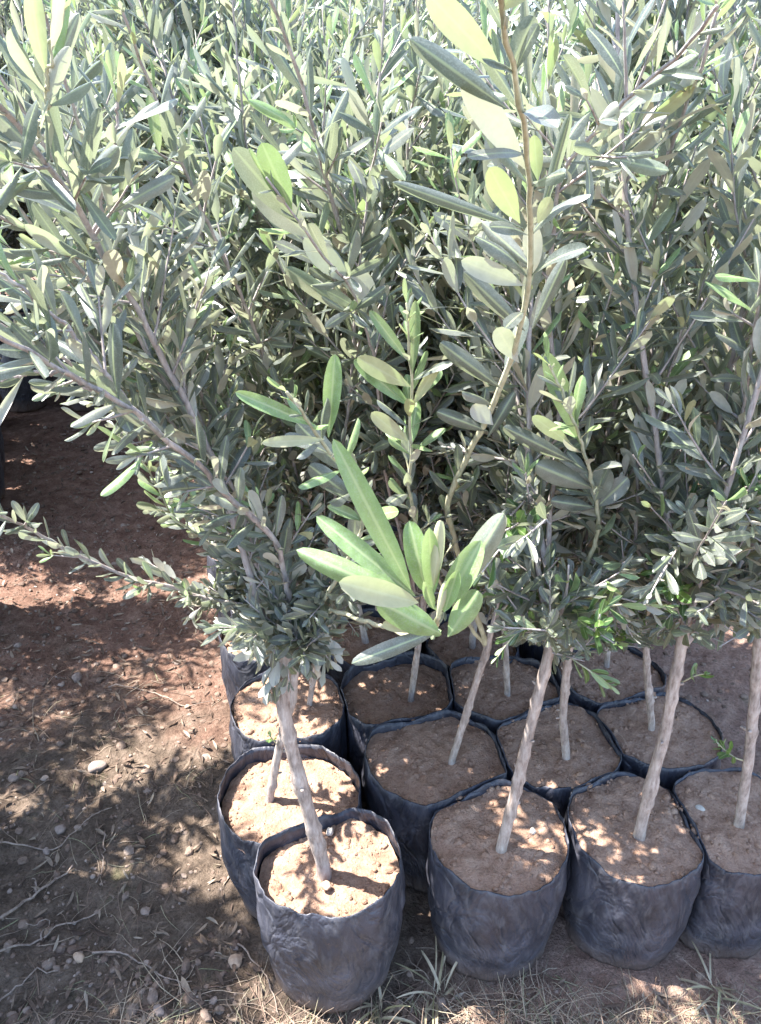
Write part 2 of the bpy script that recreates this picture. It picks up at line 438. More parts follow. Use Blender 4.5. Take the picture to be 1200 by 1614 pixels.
def bag_meshes(seed, h=0.225, R=0.108, soil=0.020, fill_tilt=(0, 0), sides=72, nb=()):
    g = Geo(); rng = np.random.default_rng(seed); o = seed*7.31
    th = np.arange(sides)*2*PI/sides
    ox, oy = rng.normal(0, 0.02, 2); e2 = rng.uniform(0.0, 0.05); p2 = rng.uniform(0, PI)
    nz = 30
    def rr(t, v):
        # squat sack: a little narrower at the foot, a soft belly, creased film
        prof = 0.86+0.16*math.sin(min(1, v*1.25)*PI*0.60)-0.025*max(0, v-0.8)/0.2
        c, s = math.cos(t), math.sin(t)
        r = prof*(1+e2*math.cos(2*(t-p2)))+(0.018*max(0, v-0.75)/0.25)*math.sin(3*t+o)
        r += 0.035*fnoise(c*1.3+o, s*1.3, v*2.2)+0.030*fnoise(c*3.5+o, s*3.5, v*6)
        r += 0.030*abs(fnoise(c*6+o, s*6, v*5+c))*(1.5 if v > 0.6 else 1)
        if nb:       # pressed flat where it leans on its neighbours
            tot = R*r
            for nx_, ny_, dd in nb:
                cc = (c*nx_+s*ny_)
                if cc > 0.25:
                    lim = dd/cc
                    if tot > lim: tot = lim-0.12*(tot-lim)
                    else:
                        q = (lim-tot)/0.012
                        if q < 1: tot -= 0.0022*(1-q)**2
            r = tot/R
        pleat = math.exp(-((math.sin((t-p2)*1.0))**2)/0.010)*0.03*max(0, (1-v)-0.55)
        return R*(r-pleat)
    def top(t):
        return h+0.014*fnoise(math.cos(t)*1.2+o, math.sin(t)*1.2, 3)+0.006*fnoise(math.cos(t)*4+o, math.sin(t)*4, 9)
    rings = []
    for i in range(nz+1):
        v = i/nz
        rings.append([(rr(t, v)*math.cos(t), rr(t, v)*math.sin(t), v*top(t) if v > 0.0 else 0.0) for t in th])
    th_in = 0.0016
    for v in (1.0, 0.95, 0.90, 0.84):
        rings.append([((rr(t, v)-th_in)*math.cos(t), (rr(t, v)-th_in)*math.sin(t), v*top(t)+(0.0012 if v == 1 else 0)) for t in th])
    V = np.array(rings); n = len(rings)
    i = np.arange(n-1)[:, None]*sides; k = np.arange(sides)[None]; k2 = (k+1) % sides
    Q = np.stack([i+k, i+k2, i+sides+k2, i+sides+k], -1).reshape(-1, 4)
    g.add(np.concatenate([V.reshape(-1, 3), [[0, 0, 0.0]]]), Q, np.stack([(np.arange(sides)+1) % sides, np.arange(sides), np.full(sides, n*sides)], -1))
    bag = g.build('grow_bag', [M['bag']])
    # soil: lumpy disc with crumbs
    s = Geo(); nr = 22
    Vs = []; hs = lambda x, y: h-soil-0.004+0.007*fnoise(x*16+o, y*16, 5)+0.004*fnoise(x*55+o, y*55, 8)+0.0022*fnoise(x*150+o, y*150, 2)+fill_tilt[0]*x+fill_tilt[1]*y
    for j in range(1, nr+1):
        f = j/nr
        for t in th:
            r = (rr(t, 0.95)-0.0025)*f; x, y = r*math.cos(t), r*math.sin(t)
            Vs.append((x, y, hs(x, y)-0.002*f**6))
    Vs.append((0, 0, hs(0, 0)))
    i = np.arange(nr-1)[:, None]*sides
    Q = np.stack([i+k, i+sides+k, i+sides+k2, i+k2], -1).reshape(-1, 4)
    c = nr*sides
    s.add(np.array(Vs), Q, np.stack([np.arange(sides), (np.arange(sides)+1) % sides, np.full(sides, c)], -1))
    for _ in range(190):
        a = rng.uniform(0, 2*PI); r = R*0.93*math.sqrt(rng.uniform(0, 1)); x, y = r*math.cos(a), r*math.sin(a)
        rq = min(0.008, 0.0014+rng.exponential(0.0017)); lump(s, rng, (x, y, hs(x, y)-rq*0.1), rq)
    return bag, s.build('soil', [M['soil']]), hs

ICO = None
def ico():
    global ICO
    if ICO is None:
        import bmesh
        out = []
        for sub in (1, 2, 3):
            b = bmesh.new(); bmesh.ops.create_icosphere(b, subdivisions=sub, radius=1)
            b.verts.ensure_lookup_table()
            out.append((np.array([v.co[:] for v in b.verts]), np.array([[v.index for v in f.verts] for f in b.faces])))
            b.free()
        ICO = out
    return ICO

def lump(g, rng, pos, r, mat=0, level=0, flat=0.7):
    V, F = ico()[level]
    sc = r*np.array([rng.uniform(0.8, 1.3), rng.uniform(0.7, 1.1), flat*rng.uniform(0.7, 1.1)])
    a = rng.uniform(0, 2*PI); ca, sa = math.cos(a), math.sin(a)
    off = rng.uniform(0, 50)
    k = np.array([1+0.28*fnoise(v[0]*1.3+off, v[1]*1.3, v[2]*1.3)+(0.08*fnoise(v[0]*4+off, v[1]*4, v[2]*4) if level else 0) for v in V])
    v = V*k[:, None]*sc
    v = np.stack([v[:, 0]*ca-v[:, 1]*sa, v[:, 0]*sa+v[:, 1]*ca, v[:, 2]], -1)+np.array(pos)
    g.add(v, None, F, mat)

def trunk_mesh(pts, r0, r1, seed, stubs=2):
    g = Geo(); rng = np.random.default_rng(seed)
    P = np.array([tuple(p) for p in pts], float)
    # resample finely (smooth through the given points)
    n = 40; s = np.concatenate([[0], np.cumsum(np.linalg.norm(np.diff(P, axis=0), axis=1))])
    x = np.linspace(0, s[-1], n); Q = np.stack([np.interp(x, s, P[:, i]) for i in range(3)], -1)
    for _ in range(2):
        Q[1:-1] = 0.25*Q[:-2]+0.5*Q[1:-1]+0.25*Q[2:]
    sides = 12; rad = np.linspace(r0, r1, n)[:, None]*np.ones((1, sides))
    rad[0:3] *= np.array([1.25, 1.15, 1.06])[:, None]
    for i in range(n):
        for k in range(sides):
            a = 2*PI*k/sides
            rad[i, k] *= 1+0.12*fnoise(math.cos(a)*1.1+seed, math.sin(a)*1.1, i*0.3)+0.07*fnoise(math.cos(a)*3+seed, math.sin(a)*3, i*0.9)
    for kx in rng.choice(np.arange(6, n-4), 6, replace=False):     # nodes where shoots were cut away
        rad[kx, rng.integers(0, 6):][:6] *= 1.22; rad[kx] *= 1.08; rad[kx-1] *= 1.05; rad[kx+1] *= 1.05
    g.tube(Q, rad, sides, 0)
    for _ in range(stubs):
        j = rng.integers(8, n-4); d = unit(rng.normal(0, 1, 3)*np.array([1, 1, 0.3])+np.array([0, 0, 0.5]))
        r = rad[j].mean()
        g.tube([Q[j]+d*r*0.5, Q[j]+d*r*1.2, Q[j]+d*r*1.7], [r*0.4, r*0.3, r*0.25], 7, 0)
    return g.build('trunk', [M['bark']]), Q

def thing(name, label, cat, loc=(0, 0, 0), rz=0, group=None):
    o = bpy.data.objects.new(name, None); C.objects.link(o); o.empty_display_size = 0.05
    o.location = loc; o.rotation_euler = (0, 0, rz); o['label'] = label; o['category'] = cat
    if group: o['group'] = group
    return o

def tag(o, label, cat, group=None):
    o['label'] = label; o['category'] = cat
    if group: o['group'] = group
    return o

GROUP = 'olive saplings in black grow bags'
SUB = lambda P, base: np.asarray([tuple(p) for p in P], float)-np.array(base)

# region of the picture that the crowns leave open (bags and path in view): used to prune branches
def open_view(P):
    px, py, dep = project(P)
    bottom = np.interp(px, [-200, 0, 120, 250, 285, 340, 400, 450, 500, 560, 640, 760, 900, 1000, 1100, 1200, 1400],
                           [600, 630, 665, 850, 960, 975, 1015, 1060, 1050, 1010, 975, 1000, 1050, 1020, 1030, 1010, 1010])
    inside = (px > -150) & (px < 1350) & (dep > 0.05)
    near = (dep < 0.62) & inside & (py > -120)
    return inside & (py > bottom) | near

def crown(seed, top, Q, rt, n_lead=4, height=0.8, kind_low=2, spread=0.5, leaf=0.058, lean=(0, 0), extra=0, side=0.026):
    """list of (wood Geo, Leaves) per leader; Q: points along the upper trunk, rt: trunk radius there"""
    rng = np.random.default_rng(seed); out = []
    a0 = rng.uniform(0, 2*PI); stems = [np.asarray(Q[-9:])]
    for k in range(n_lead):
        a = a0+k*2*PI/n_lead+rng.normal(0, 0.3)
        tilt = spread*rng.uniform(0.4, 1.25)
        d = np.array([math.cos(a)*math.sin(tilt)+lean[0], math.sin(a)*math.sin(tilt)+lean[1], math.cos(tilt)])
        L = height*rng.uniform(0.72, 1.12)
        start = np.array(Q[-1-(2*k if k else 0)], float)
        pts = walk(rng, start, unit(d), L, 0.025, 0.07, 0.045)
        if pts is None: continue
        stems.append(pts[:9])
        Lv, G = Leaves(), Geo()
        dress(Lv, G, rng, pts, rt*0.62, 0.0011, leaf, 0.024, side, (0.09, 0.32), 0.10, 0, 0.2, 6, 0, 0.075, 0.72)
        out.append((G, Lv))
    # low dense shoots with smaller, darker leaves, on the upper trunk and the feet of the leaders
    for q in range(3):
        Lv, G = Leaves(), Geo()
        st = stems[min(q, len(stems)-1)]
        for k in range(6+extra):
            a = rng.uniform(0, 2*PI); d = unit(np.array([math.cos(a), math.sin(a), rng.uniform(-0.25, 0.8)]))
            start = st[rng.integers(0, len(st))]
            pts = walk(rng, start, d, rng.uniform(0.08, 0.22), 0.02, 0.12, 0.02)
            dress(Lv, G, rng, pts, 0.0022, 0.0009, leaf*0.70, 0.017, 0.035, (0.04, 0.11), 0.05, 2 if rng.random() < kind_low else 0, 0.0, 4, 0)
        G.tube(st, np.full(len(st), 0.0030), 5, 0)      # the shoots share the stem they grow from
        out.append((G, Lv))
    return out

CORR = []
def corridors():
    for fid, i, rad in ((6, 0, 70), (6, 1, 62), (1, 0, 48), (1, 1, 62), (2, 0, 72), (5, 3, 45), (10, 2, 50)):
        px = np.array(HERO[fid][i]['pts'], float)
        if (fid, i) == (6, 0): px = px[2:]
        if (fid, i) == (6, 1): px = px[3:]
        if (fid, i) in ((1, 1), (10, 2)): px = px[3:]
        if (fid, i) == (2, 0): px = px[2:]
        n = 40; t = np.linspace(0, len(px)-1, n); q = np.stack([np.interp(t, np.arange(len(px)), px[:, k]) for k in range(3)], -1)
        CORR.append(((fid, i), q, rad))
    CORR.append(((1, 2), np.array([[640, 900, .46], [690, 920, .46], [560, 850, .46], [600, 930, .46], [740, 880, .46], [580, 1000, .46], [720, 970, .46]]), 75))

def hides(P, own=None):
    P = np.asarray(P); px, py, dep = project(P); bad = np.zeros(len(P), bool)
    for key, q, rad in CORR:
        if key == own: continue
        d2 = (px[:, None]-q[None, :, 0])**2+(py[:, None]-q[None, :, 1])**2
        j = np.argmin(d2, 1); near = d2[np.arange(len(P)), j] < rad*rad
        bad |= near & (P[:, 1] < q[j, 2]+0.015) & (dep > .05)
    return bad

def add_branch(root, parts, base, prune=True, rows=7, cols=3, offset=(0, 0, 0)):
    """each leader: a `branch` child with its `foliage` below it"""
    for G, Lv in parts:
        A = Lv.arr()
        if not G.n: continue
        if prune and len(A['len']):
            tipp = A['base']+A['D']*A['len'][:, None]
            A = filt(A, ~(open_view(A['base']) | open_view(tipp) | hides(A['base']) | hides(tipp) | hides((A['base']+tipp)/2)))
        me = G.build('branch', [M['twig'], M['greenstem']])
        b = link('branch', me, root)
        me.transform(__import__('mathutils').Matrix.Translation(-Vector(base)))
        if len(A['len']):
            A['base'] = A['base']-np.array(base)
            f = foliage_mesh('foliage', A, rows, cols)
            link('foliage', f, b)

def prune_wood(pts):
    """cut a shoot where it would grow into the open view"""
    bad = open_view(pts) | hides(pts)
    if bad.any():
        k = int(np.argmax(bad)); return pts[:max(k, 0)]
    return pts

# walk() used by crowns of the front trees stops at the open view
_walk = walk
FRONT = False
def walk(*a, **k):
    p = _walk(*a, **k)
    if FRONT:
        q = prune_wood(p)
        p = q if len(q) >= 4 else None
    return p

# ------------------------------------------------------------------ hero shoots, one list per front tree
def pxl(pts, n=34):
    P = np.array([tuple(at(*p)) for p in pts]); s = np.concatenate([[0], np.cumsum(np.linalg.norm(np.diff(P, axis=0), axis=1))])
    x = np.linspace(0, s[-1], n); Q = np.stack([np.interp(x, s, P[:, i]) for i in range(3)], -1)
    for _ in range(2): Q[1:-1] = 0.25*Q[:-2]+0.5*Q[1:-1]+0.25*Q[2:]
    return Q

def placed_leaf(Lv, b, tip, width_px, face, bend=-0.1, cup=-0.3, kind=0, shape=0.75, twist=0.0, roll=0.0, sweep=0.0):
    """a single leaf from point b to point tip; face: 't' upper side towards the viewer, 'u' lower side"""
    B, T = at(*b), at(*tip); d = np.array(T-B); l = np.linalg.norm(d); D = d/l
    v = np.array([0, 0, CAM_H])-np.array((B+T)/2); dist = np.linalg.norm(v)
    Nn = v if face == 't' else -v
    Nn = Nn-D*np.dot(Nn, D); Nn = unit(Nn)
    S = np.cross(D, Nn); Nn = unit(math.cos(roll)*Nn+math.sin(roll)*S)
    Lv.put(np.array(B), D, Nn, l*1.02, width_px/FPX*dist*0.86, bend, cup, shape, sweep, twist, kind)

def hero(spec, seed, own=None):
    """spec: dict(pts, r, leaf, ...) -> (G, Lv)"""
    rng = np.random.default_rng(seed); G, Lv = Geo(), Leaves()
    P = pxl(spec['pts'], 60)
    wob = rng.normal(0, 1, (60, 3)); wob = np.stack([np.convolve(wob[:, k], np.ones(5)/5, 'same') for k in range(3)], -1)
    P[2:-2] += 0.0030*wob[2:-2]
    dress(Lv, G, rng, P, spec.get('r0', 0.003), spec.get('r1', 0.0012), spec.get('leaf', 0.055), spec.get('sp', 0.026),
          spec.get('se', 0.07), spec.get('sl', (0.05, 0.14)), spec.get('bare', 0.08), 0, spec.get('young', 0.08), 6, spec.get('stem', 0),
          0.04, spec.get('spread', 0.8))
    A = Lv.arr()
    if len(A['len']):
        tip = A['base']+A['D']*A['len'][:, None]
        keep = ~(hides(A['base'], own) | hides(tip, own))
        if own in ((1, 0), (1, 1), (5, 3), (6, 1), (2, 0)): keep[:] = True
        for k in KEYS: Lv.d[k] = [v for v, f in zip(Lv.d[k], keep) if f]
    for lf in spec.get('leaves', ()): placed_leaf(Lv, *lf)
    return G, Lv

HERO = {
 1: [ # long bough reaching left and the twig that points at the viewer
  dict(pts=[(452, 1050, .815), (462, 960, .80), (440, 865, .76), (372, 785, .71), (300, 722, .66), (225, 662, .61), (150, 612, .56), (75, 570, .51), (0, 532, .47), (-90, 490, .42)],
       r0=.0042, r1=.0014, leaf=.052, sp=.022, se=.07, sl=(.04, .09), bare=.10, young=.03),
  dict(pts=[(455, 1052, .815), (480, 985, .79), (545, 900, .72), (575, 820, .68), (540, 745, .63), (505, 688, .60), (470, 642, .57), (452, 618, .555)],
       r0=.003, r1=.0012, leaf=.046, sp=.02, se=0, bare=.40, young=.3, stem=1,
       leaves=[((518, 690, .605), (528, 563, .60), 36, 't', -.1, .3, 1), ((512, 692, .6), (412, 698, .57), 22, 'u', -.1, -.2, 1), ((500, 672, .59), (376, 620, .57), 30, 't', -.15, .3, 1),
               ((545, 745, .63), (470, 668, .63), 42, 't', -.1, -.2, 0), ((560, 790, .66), (490, 735, .65), 40, 't', -.1, -.3, 0)]),
  dict(pts=[(452, 1048, .815), (520, 960, .74), (590, 985, .62), (650, 1000, .52), (690, 992, .455), (692, 965, .43)],
       r0=.0026, r1=.0016, leaf=.03, sp=.05, se=0, bare=.80, young=.2, stem=1,
       leaves=[((648, 930, .43), (541, 722, .40), 52, 't', -.35, .6, 1, .58), ((655, 940, .44), (512, 824, .43), 46, 't', -.55, .5, 1, .55),
               ((650, 948, .43), (484, 874, .41), 58, 't', -.7, -.7, 1, .55), ((660, 950, .42), (519, 914, .40), 54, 'u', -.35, -.35, 1, .55),
               ((672, 935, .44), (648, 832, .44), 52, 't', -.4, .5, 1, .55), ((682, 940, .44), (676, 815, .43), 40, 't', .3, .6, 1, .55),
               ((684, 925, .43), (692, 846, .41), 34, 'u', .5, .9, 1, .55), ((708, 945, .43), (788, 820, .425), 64, 't', -.35, -.8, 0, .52),
               ((704, 950, .43), (752, 864, .42), 60, 't', -.35, .6, 1, .5), ((696, 1000, .43), (612, 956, .41), 62, 't', -.4, -.5, 1, .5),
               ((706, 1004, .43), (747, 943, .42), 54, 't', -.4, -.6, 1, .5), ((694, 992, .43), (553, 1046, .42), 34, 't', -.25, -.3, 0, .58),
               ((690, 985, .44), (600, 985, .43), 30, 'u', -.2, -.2, 1, .55), ((700, 965, .42), (724, 892, .42), 34, 't', .3, .6, 1, .55),
               ((684, 960, .42), (664, 905, .415), 24, 't', .4, .7, 1, .55), ((690, 975, .42), (700, 930, .41), 20, 'u', .5, .8, 1, .55)]),
  dict(pts=[(225, 662, .61), (170, 590, .60), (110, 520, .58), (40, 455, .55), (-50, 395, .52)], r0=.0022, r1=.001, leaf=.052, sp=.020, se=.06, sl=(.04, .09), bare=.05, young=.05),
  dict(pts=[(150, 612, .56), (100, 590, .55), (40, 590, .54), (-40, 605, .53)], r0=.0016, r1=.001, leaf=.045, sp=.020, se=0, bare=.05, young=.03),
  dict(pts=[(452, 1050, .815), (400, 930, .80), (330, 700, .80), (262, 572, .78), (192, 442, .74), (150, 372, .71), (97, 292, .67), (50, 232, .64), (0, 165, .60), (-60, 95, .56)],
       r0=.0050, r1=.0018, leaf=.056, sp=.024, se=.035, sl=(.06, .18), bare=.28, young=.06),
  dict(pts=[(50, 232, .64), (70, 195, .64), (80, 130, .63), (86, 45, .62)], r0=.002, r1=.001, leaf=.052, sp=.018, se=0, bare=.05, young=.05, stem=1),
  dict(pts=[(150, 372, .71), (160, 310, .71), (175, 240, .70), (190, 140, .69)], r0=.002, r1=.001, leaf=.05, sp=.018, se=0, bare=.05, young=.03),
 ],
 2: [
  dict(pts=[(875, 985, .83), (925, 900, .83), (942, 830, .81), (936, 770, .79), (916, 705, .765), (888, 625, .74), (866, 575, .73)],
       r0=.0034, r1=.0012, leaf=.048, sp=.021, se=0, bare=.30, young=.2, stem=1,
       leaves=[((915, 700, .765), (862, 560, .74), 40, 't', -.05, .3, 1, .85), ((908, 730, .77), (800, 676, .74), 34, 't', -.1, -.6, 0),
               ((900, 700, .765), (838, 655, .75), 26, 'u', -.1, -.1, 1), ((935, 770, .79), (850, 735, .77), 46, 't', -.1, -.4, 0),
               ((937, 790, .79), (955, 740, .78), 40, 't', -.2, .1, 0), ((940, 800, .8), (988, 755, .79), 34, 't', -.2, .2, 0), ((938, 800, .8), (875, 790, .78), 30, 't', -.2, -.4, 0)]),
  dict(pts=[(875, 985, .83), (862, 900, .82), (880, 640, .84), (865, 420, .82), (885, 265, .77), (955, 192, .73), (1015, 135, .68), (1092, 62, .62), (1130, 10, .58)],
       r0=.0036, r1=.0012, leaf=.05, sp=.03, se=.05, sl=(.06, .14), bare=.35, young=.05),
 ],
 6: [
  dict(pts=[(768, 1022, .98), (735, 920, .93), (702, 795, .85), (765, 665, .78), (811, 562, .72), (830, 470, .67), (838, 380, .62), (836, 280, .57), (820, 180, .52), (800, 90, .48), (780, -10, .44), (770, -90, .41)],
       r0=.0046, r1=.0014, leaf=.05, sp=.045, se=0, bare=.30, young=.0, stem=1,
       leaves=[((797, 118, .49), (672, -12, .46), 48, 'u', -.1, -.2, 1, .95), ((830, 268, .565), (728, 120, .53), 48, 'u', -.1, -.2, 0, .8),
               ((800, 172, .52), (648, 62, .52), 46, 't', -.1, -.8, 0), ((826, 360, .61), (627, 290, .585), 30, 't', -.15, -.9, 0),
               ((820, 352, .61), (770, 262, .585), 44, 'u', -.1, -.2, 1, .85), ((850, 352, .61), (902, 168, .58), 26, 't', .3, -.9, 0),
               ((826, 450, .655), (719, 407, .63), 40, 'u', -.25, -.3, 0), ((828, 522, .69), (735, 432, .68), 38, 't', -.1, -.7, 0),
               ((842, 432, .65), (838, 352, .64), 34, 'u', -.1, -.1, 0), ((818, 572, .72), (780, 512, .70), 38, 'u', -.2, -.1, 0, .9),
               ((848, 285, .57), (842, 212, .56), 26, 'u', -.1, -.3, 1), ((836, 160, .52), (826, -5, .50), 24, 't', -.1, -.9, 0),
               ((790, 612, .745), (698, 543, .73), 40, 't', -.1, -.7, 0), ((778, 670, .77), (744, 638, .76), 34, 'u', -.1, -.1, 0, .9),
               ((770, 680, .78), (692, 650, .77), 34, 't', -.1, -.7, 0), ((838, 520, .69), (890, 410, .68), 34, 't', -.2, -.8, 0),
               ((848, 352, .61), (868, 310, .60), 24, 'u', -.1, -.1, 1), ((838, 420, .64), (760, 350, .66), 34, 't', -.1, -.6, 0),
               ((800, 118, .49), (840, 30, .47), 40, 't', -.1, -.3, 0), ((768, 690, .79), (810, 620, .79), 30, 't', -.2, -.7, 0),
               ((830, 455, .66), (838, 448, .655), 14, 'u', 0, 0, 1), ((786, 20, .45), (860, -80, .43), 50, 'u', -.1, -.2, 1)]),
  dict(pts=[(768, 1022, .98), (700, 930, .92), (660, 850, .86), (642, 770, .82), (648, 700, .80), (650, 600, .77), (645, 500, .745), (641, 478, .74)],
       r0=.003, r1=.0011, leaf=.047, sp=.02, se=.12, sl=(.03, .06), bare=.38, young=.5, stem=1,
       leaves=[((648, 610, .77), (560, 562, .75), 34, 'u', -.2, -.1, 1), ((646, 640, .78), (562, 570, .77), 30, 't', -.2, .2, 1), ((645, 570, .76), (585, 492, .75), 24, 't', -.1, .4, 1),
               ((650, 640, .78), (692, 572, .77), 22, 'u', -.1, -.3, 1), ((650, 590, .765), (655, 478, .75), 26, 't', -.1, .5, 1), ((642, 695, .8), (585, 650, .79), 30, 'u', -.1, -.2, 1)]),
 ],
 5: [
  dict(pts=[(462, 1100, .945), (420, 920, .93), (340, 770, .89), (230, 660, .82), (110, 570, .74), (30, 520, .69), (-50, 490, .65)],
       r0=.0034, r1=.0012, leaf=.052, sp=.024, se=.05, sl=(.05, .13), bare=.4, young=.05),
  dict(pts=[(462, 1100, .945), (400, 880, .95), (260, 520, .92), (120, 300, .86), (20, 150, .80), (-40, 60, .77)],
       r0=.0036, r1=.0012, leaf=.056, sp=.024, se=.04, sl=(.06, .17), bare=.35, young=.05),
  dict(pts=[(462, 1100, .945), (430, 950, .93), (370, 780, .90), (285, 640, .84), (185, 480, .77), (92, 385, .70), (0, 345, .65), (-70, 320, .62)],
       r0=.0036, r1=.0012, leaf=.055, sp=.024, se=.06, sl=(.05, .12), bare=.35, young=.05),
  dict(pts=[(462, 1100, .945), (450, 1010, .95), (400, 955, .94), (330, 945, .93), (230, 915, .88), (140, 886, .84), (60, 842, .80), (0, 808, .76), (-70, 770, .72)],
       r0=.0034, r1=.0013, leaf=.042, sp=.022, se=.10, sl=(.03, .07), bare=.18, young=.03),
  dict(pts=[(462, 1100, .945), (430, 930, .95), (330, 860, .95), (272, 815, .94), (245, 760, .93), (215, 715, .92), (190, 690, .91)],
       r0=.0026, r1=.001, leaf=.045, sp=.022, se=.09, sl=(.03, .08), bare=.45, young=.35, stem=1),
 ],
 9: [
  dict(pts=[(505, 1000, 1.12), (470, 800, 1.15), (435, 500, 1.15), (405, 330, 1.12), (385, 180, 1.10), (370, 40, 1.08), (365, -30, 1.07)],
       r0=.0036, r1=.0012, leaf=.056, sp=.022, se=.024, sl=(.08, .20), bare=.3, young=.06),
  dict(pts=[(505, 1000, 1.12), (420, 860, 1.10), (330, 760, 1.05), (230, 590, .97), (120, 450, .88), (40, 335, .81), (-50, 215, .74)],
       r0=.004, r1=.0013, leaf=.056, sp=.025, se=.04, sl=(.06, .18), bare=.3, young=.06),
  dict(pts=[(505, 1000, 1.12), (400, 830, 1.06), (290, 690, .97), (170, 555, .88), (60, 470, .80), (-40, 420, .74)],
       r0=.0034, r1=.0012, leaf=.056, sp=.025, se=.045, sl=(.06, .15), bare=.35, young=.06),
  dict(pts=[(505, 1000, 1.12), (380, 760, 1.12), (240, 480, 1.05), (110, 250, .98), (20, 90, .93), (-30, -30, .90)],
       r0=.004, r1=.0013, leaf=.058, sp=.025, se=.035, sl=(.06, .18), bare=.3, young=.06),
  dict(pts=[(505, 1000, 1.12), (400, 780, 1.10), (300, 590, 1.0), (205, 400, .92), (135, 220, .85), (82, 60, .78), (50, -60, .74)],
       r0=.004, r1=.0013, leaf=.056, sp=.025, se=.04, sl=(.06, .18), bare=.3, young=.06),
  dict(pts=[(505, 1000, 1.12), (470, 760, 1.10), (420, 560, 1.00), (345, 392, .90), (305, 300, .86), (262, 200, .81), (225, 100, .77), (190, 10, .73)],
       r0=.004, r1=.0013, leaf=.055, sp=.027, se=.05, sl=(.06, .16), bare=.3, young=.08),
 ],
 10: [
  dict(pts=[(665, 980, 1.18), (640, 700, 1.20), (630, 450, 1.18), (642, 250, 1.12), (655, 80, 1.08), (660, -40, 1.05)],
       r0=.0036, r1=.0012, leaf=.056, sp=.022, se=.026, sl=(.08, .20), bare=.3, young=.06),
  dict(pts=[(665, 980, 1.18), (620, 800, 1.12), (575, 640, 1.06), (556, 520, 1.00), (550, 440, .97), (530, 340, .93), (500, 222, .88), (468, 110, .84), (432, 12, .80), (400, -80, .77)],
       r0=.0046, r1=.0016, leaf=.057, sp=.026, se=.035, sl=(.06, .17), bare=.3, young=.06),
  dict(pts=[(665, 980, 1.18), (610, 760, 1.05), (590, 560, .90), (553, 448, .82), (500, 385, .76), (450, 320, .72), (420, 280, .70)],
       r0=.003, r1=.0011, leaf=.05, sp=.03, se=.08, sl=(.05, .1), bare=.4, young=.05,
       leaves=[((552, 447, .82), (480, 374, .80), 44, 'u', -.1, -.2, 0), ((492, 376, .76), (403, 297, .73), 52, 't', -.1, .2, 0), ((470, 352, .74), (372, 238, .70), 50, 't', -.1, .2, 0),
               ((560, 500, .85), (455, 425, .82), 34, 't', -.1, -.5, 0), ((590, 482, .86), (557, 425, .85), 44, 'u', -.1, -.2, 0), ((460, 330, .73), (415, 230, .70), 44, 't', -.1, .1, 1)]),
 ],
 7: [
  dict(pts=[(893, 1060, 1.03), (930, 800, 1.03), (985, 560, .98), (1005, 430, .93), (1042, 290, .87), (1080, 172, .81), (1102, 110, .78), (1130, 20, .74)],
       r0=.004, r1=.0013, leaf=.056, sp=.025, se=.035, sl=(.06, .17), bare=.28, young=.08),
 ],
 3: [
  dict(pts=[(1080, 990, .87), (1130, 850, .86), (1165, 700, .82), (1185, 560, .76), (1205, 430, .70), (1215, 340, .66)],
       r0=.003, r1=.0011, leaf=.052, sp=.024, se=.06, sl=(.04, .1), bare=.3, young=.15),
  dict(pts=[(1080, 990, .87), (1000, 860, .86), (1005, 740, .85), (1040, 650, .83), (1060, 570, .81), (1075, 520, .80)],
       r0=.003, r1=.0011, leaf=.046, sp=.023, se=.08, sl=(.03, .08), bare=.3, young=.15),
 ],
}

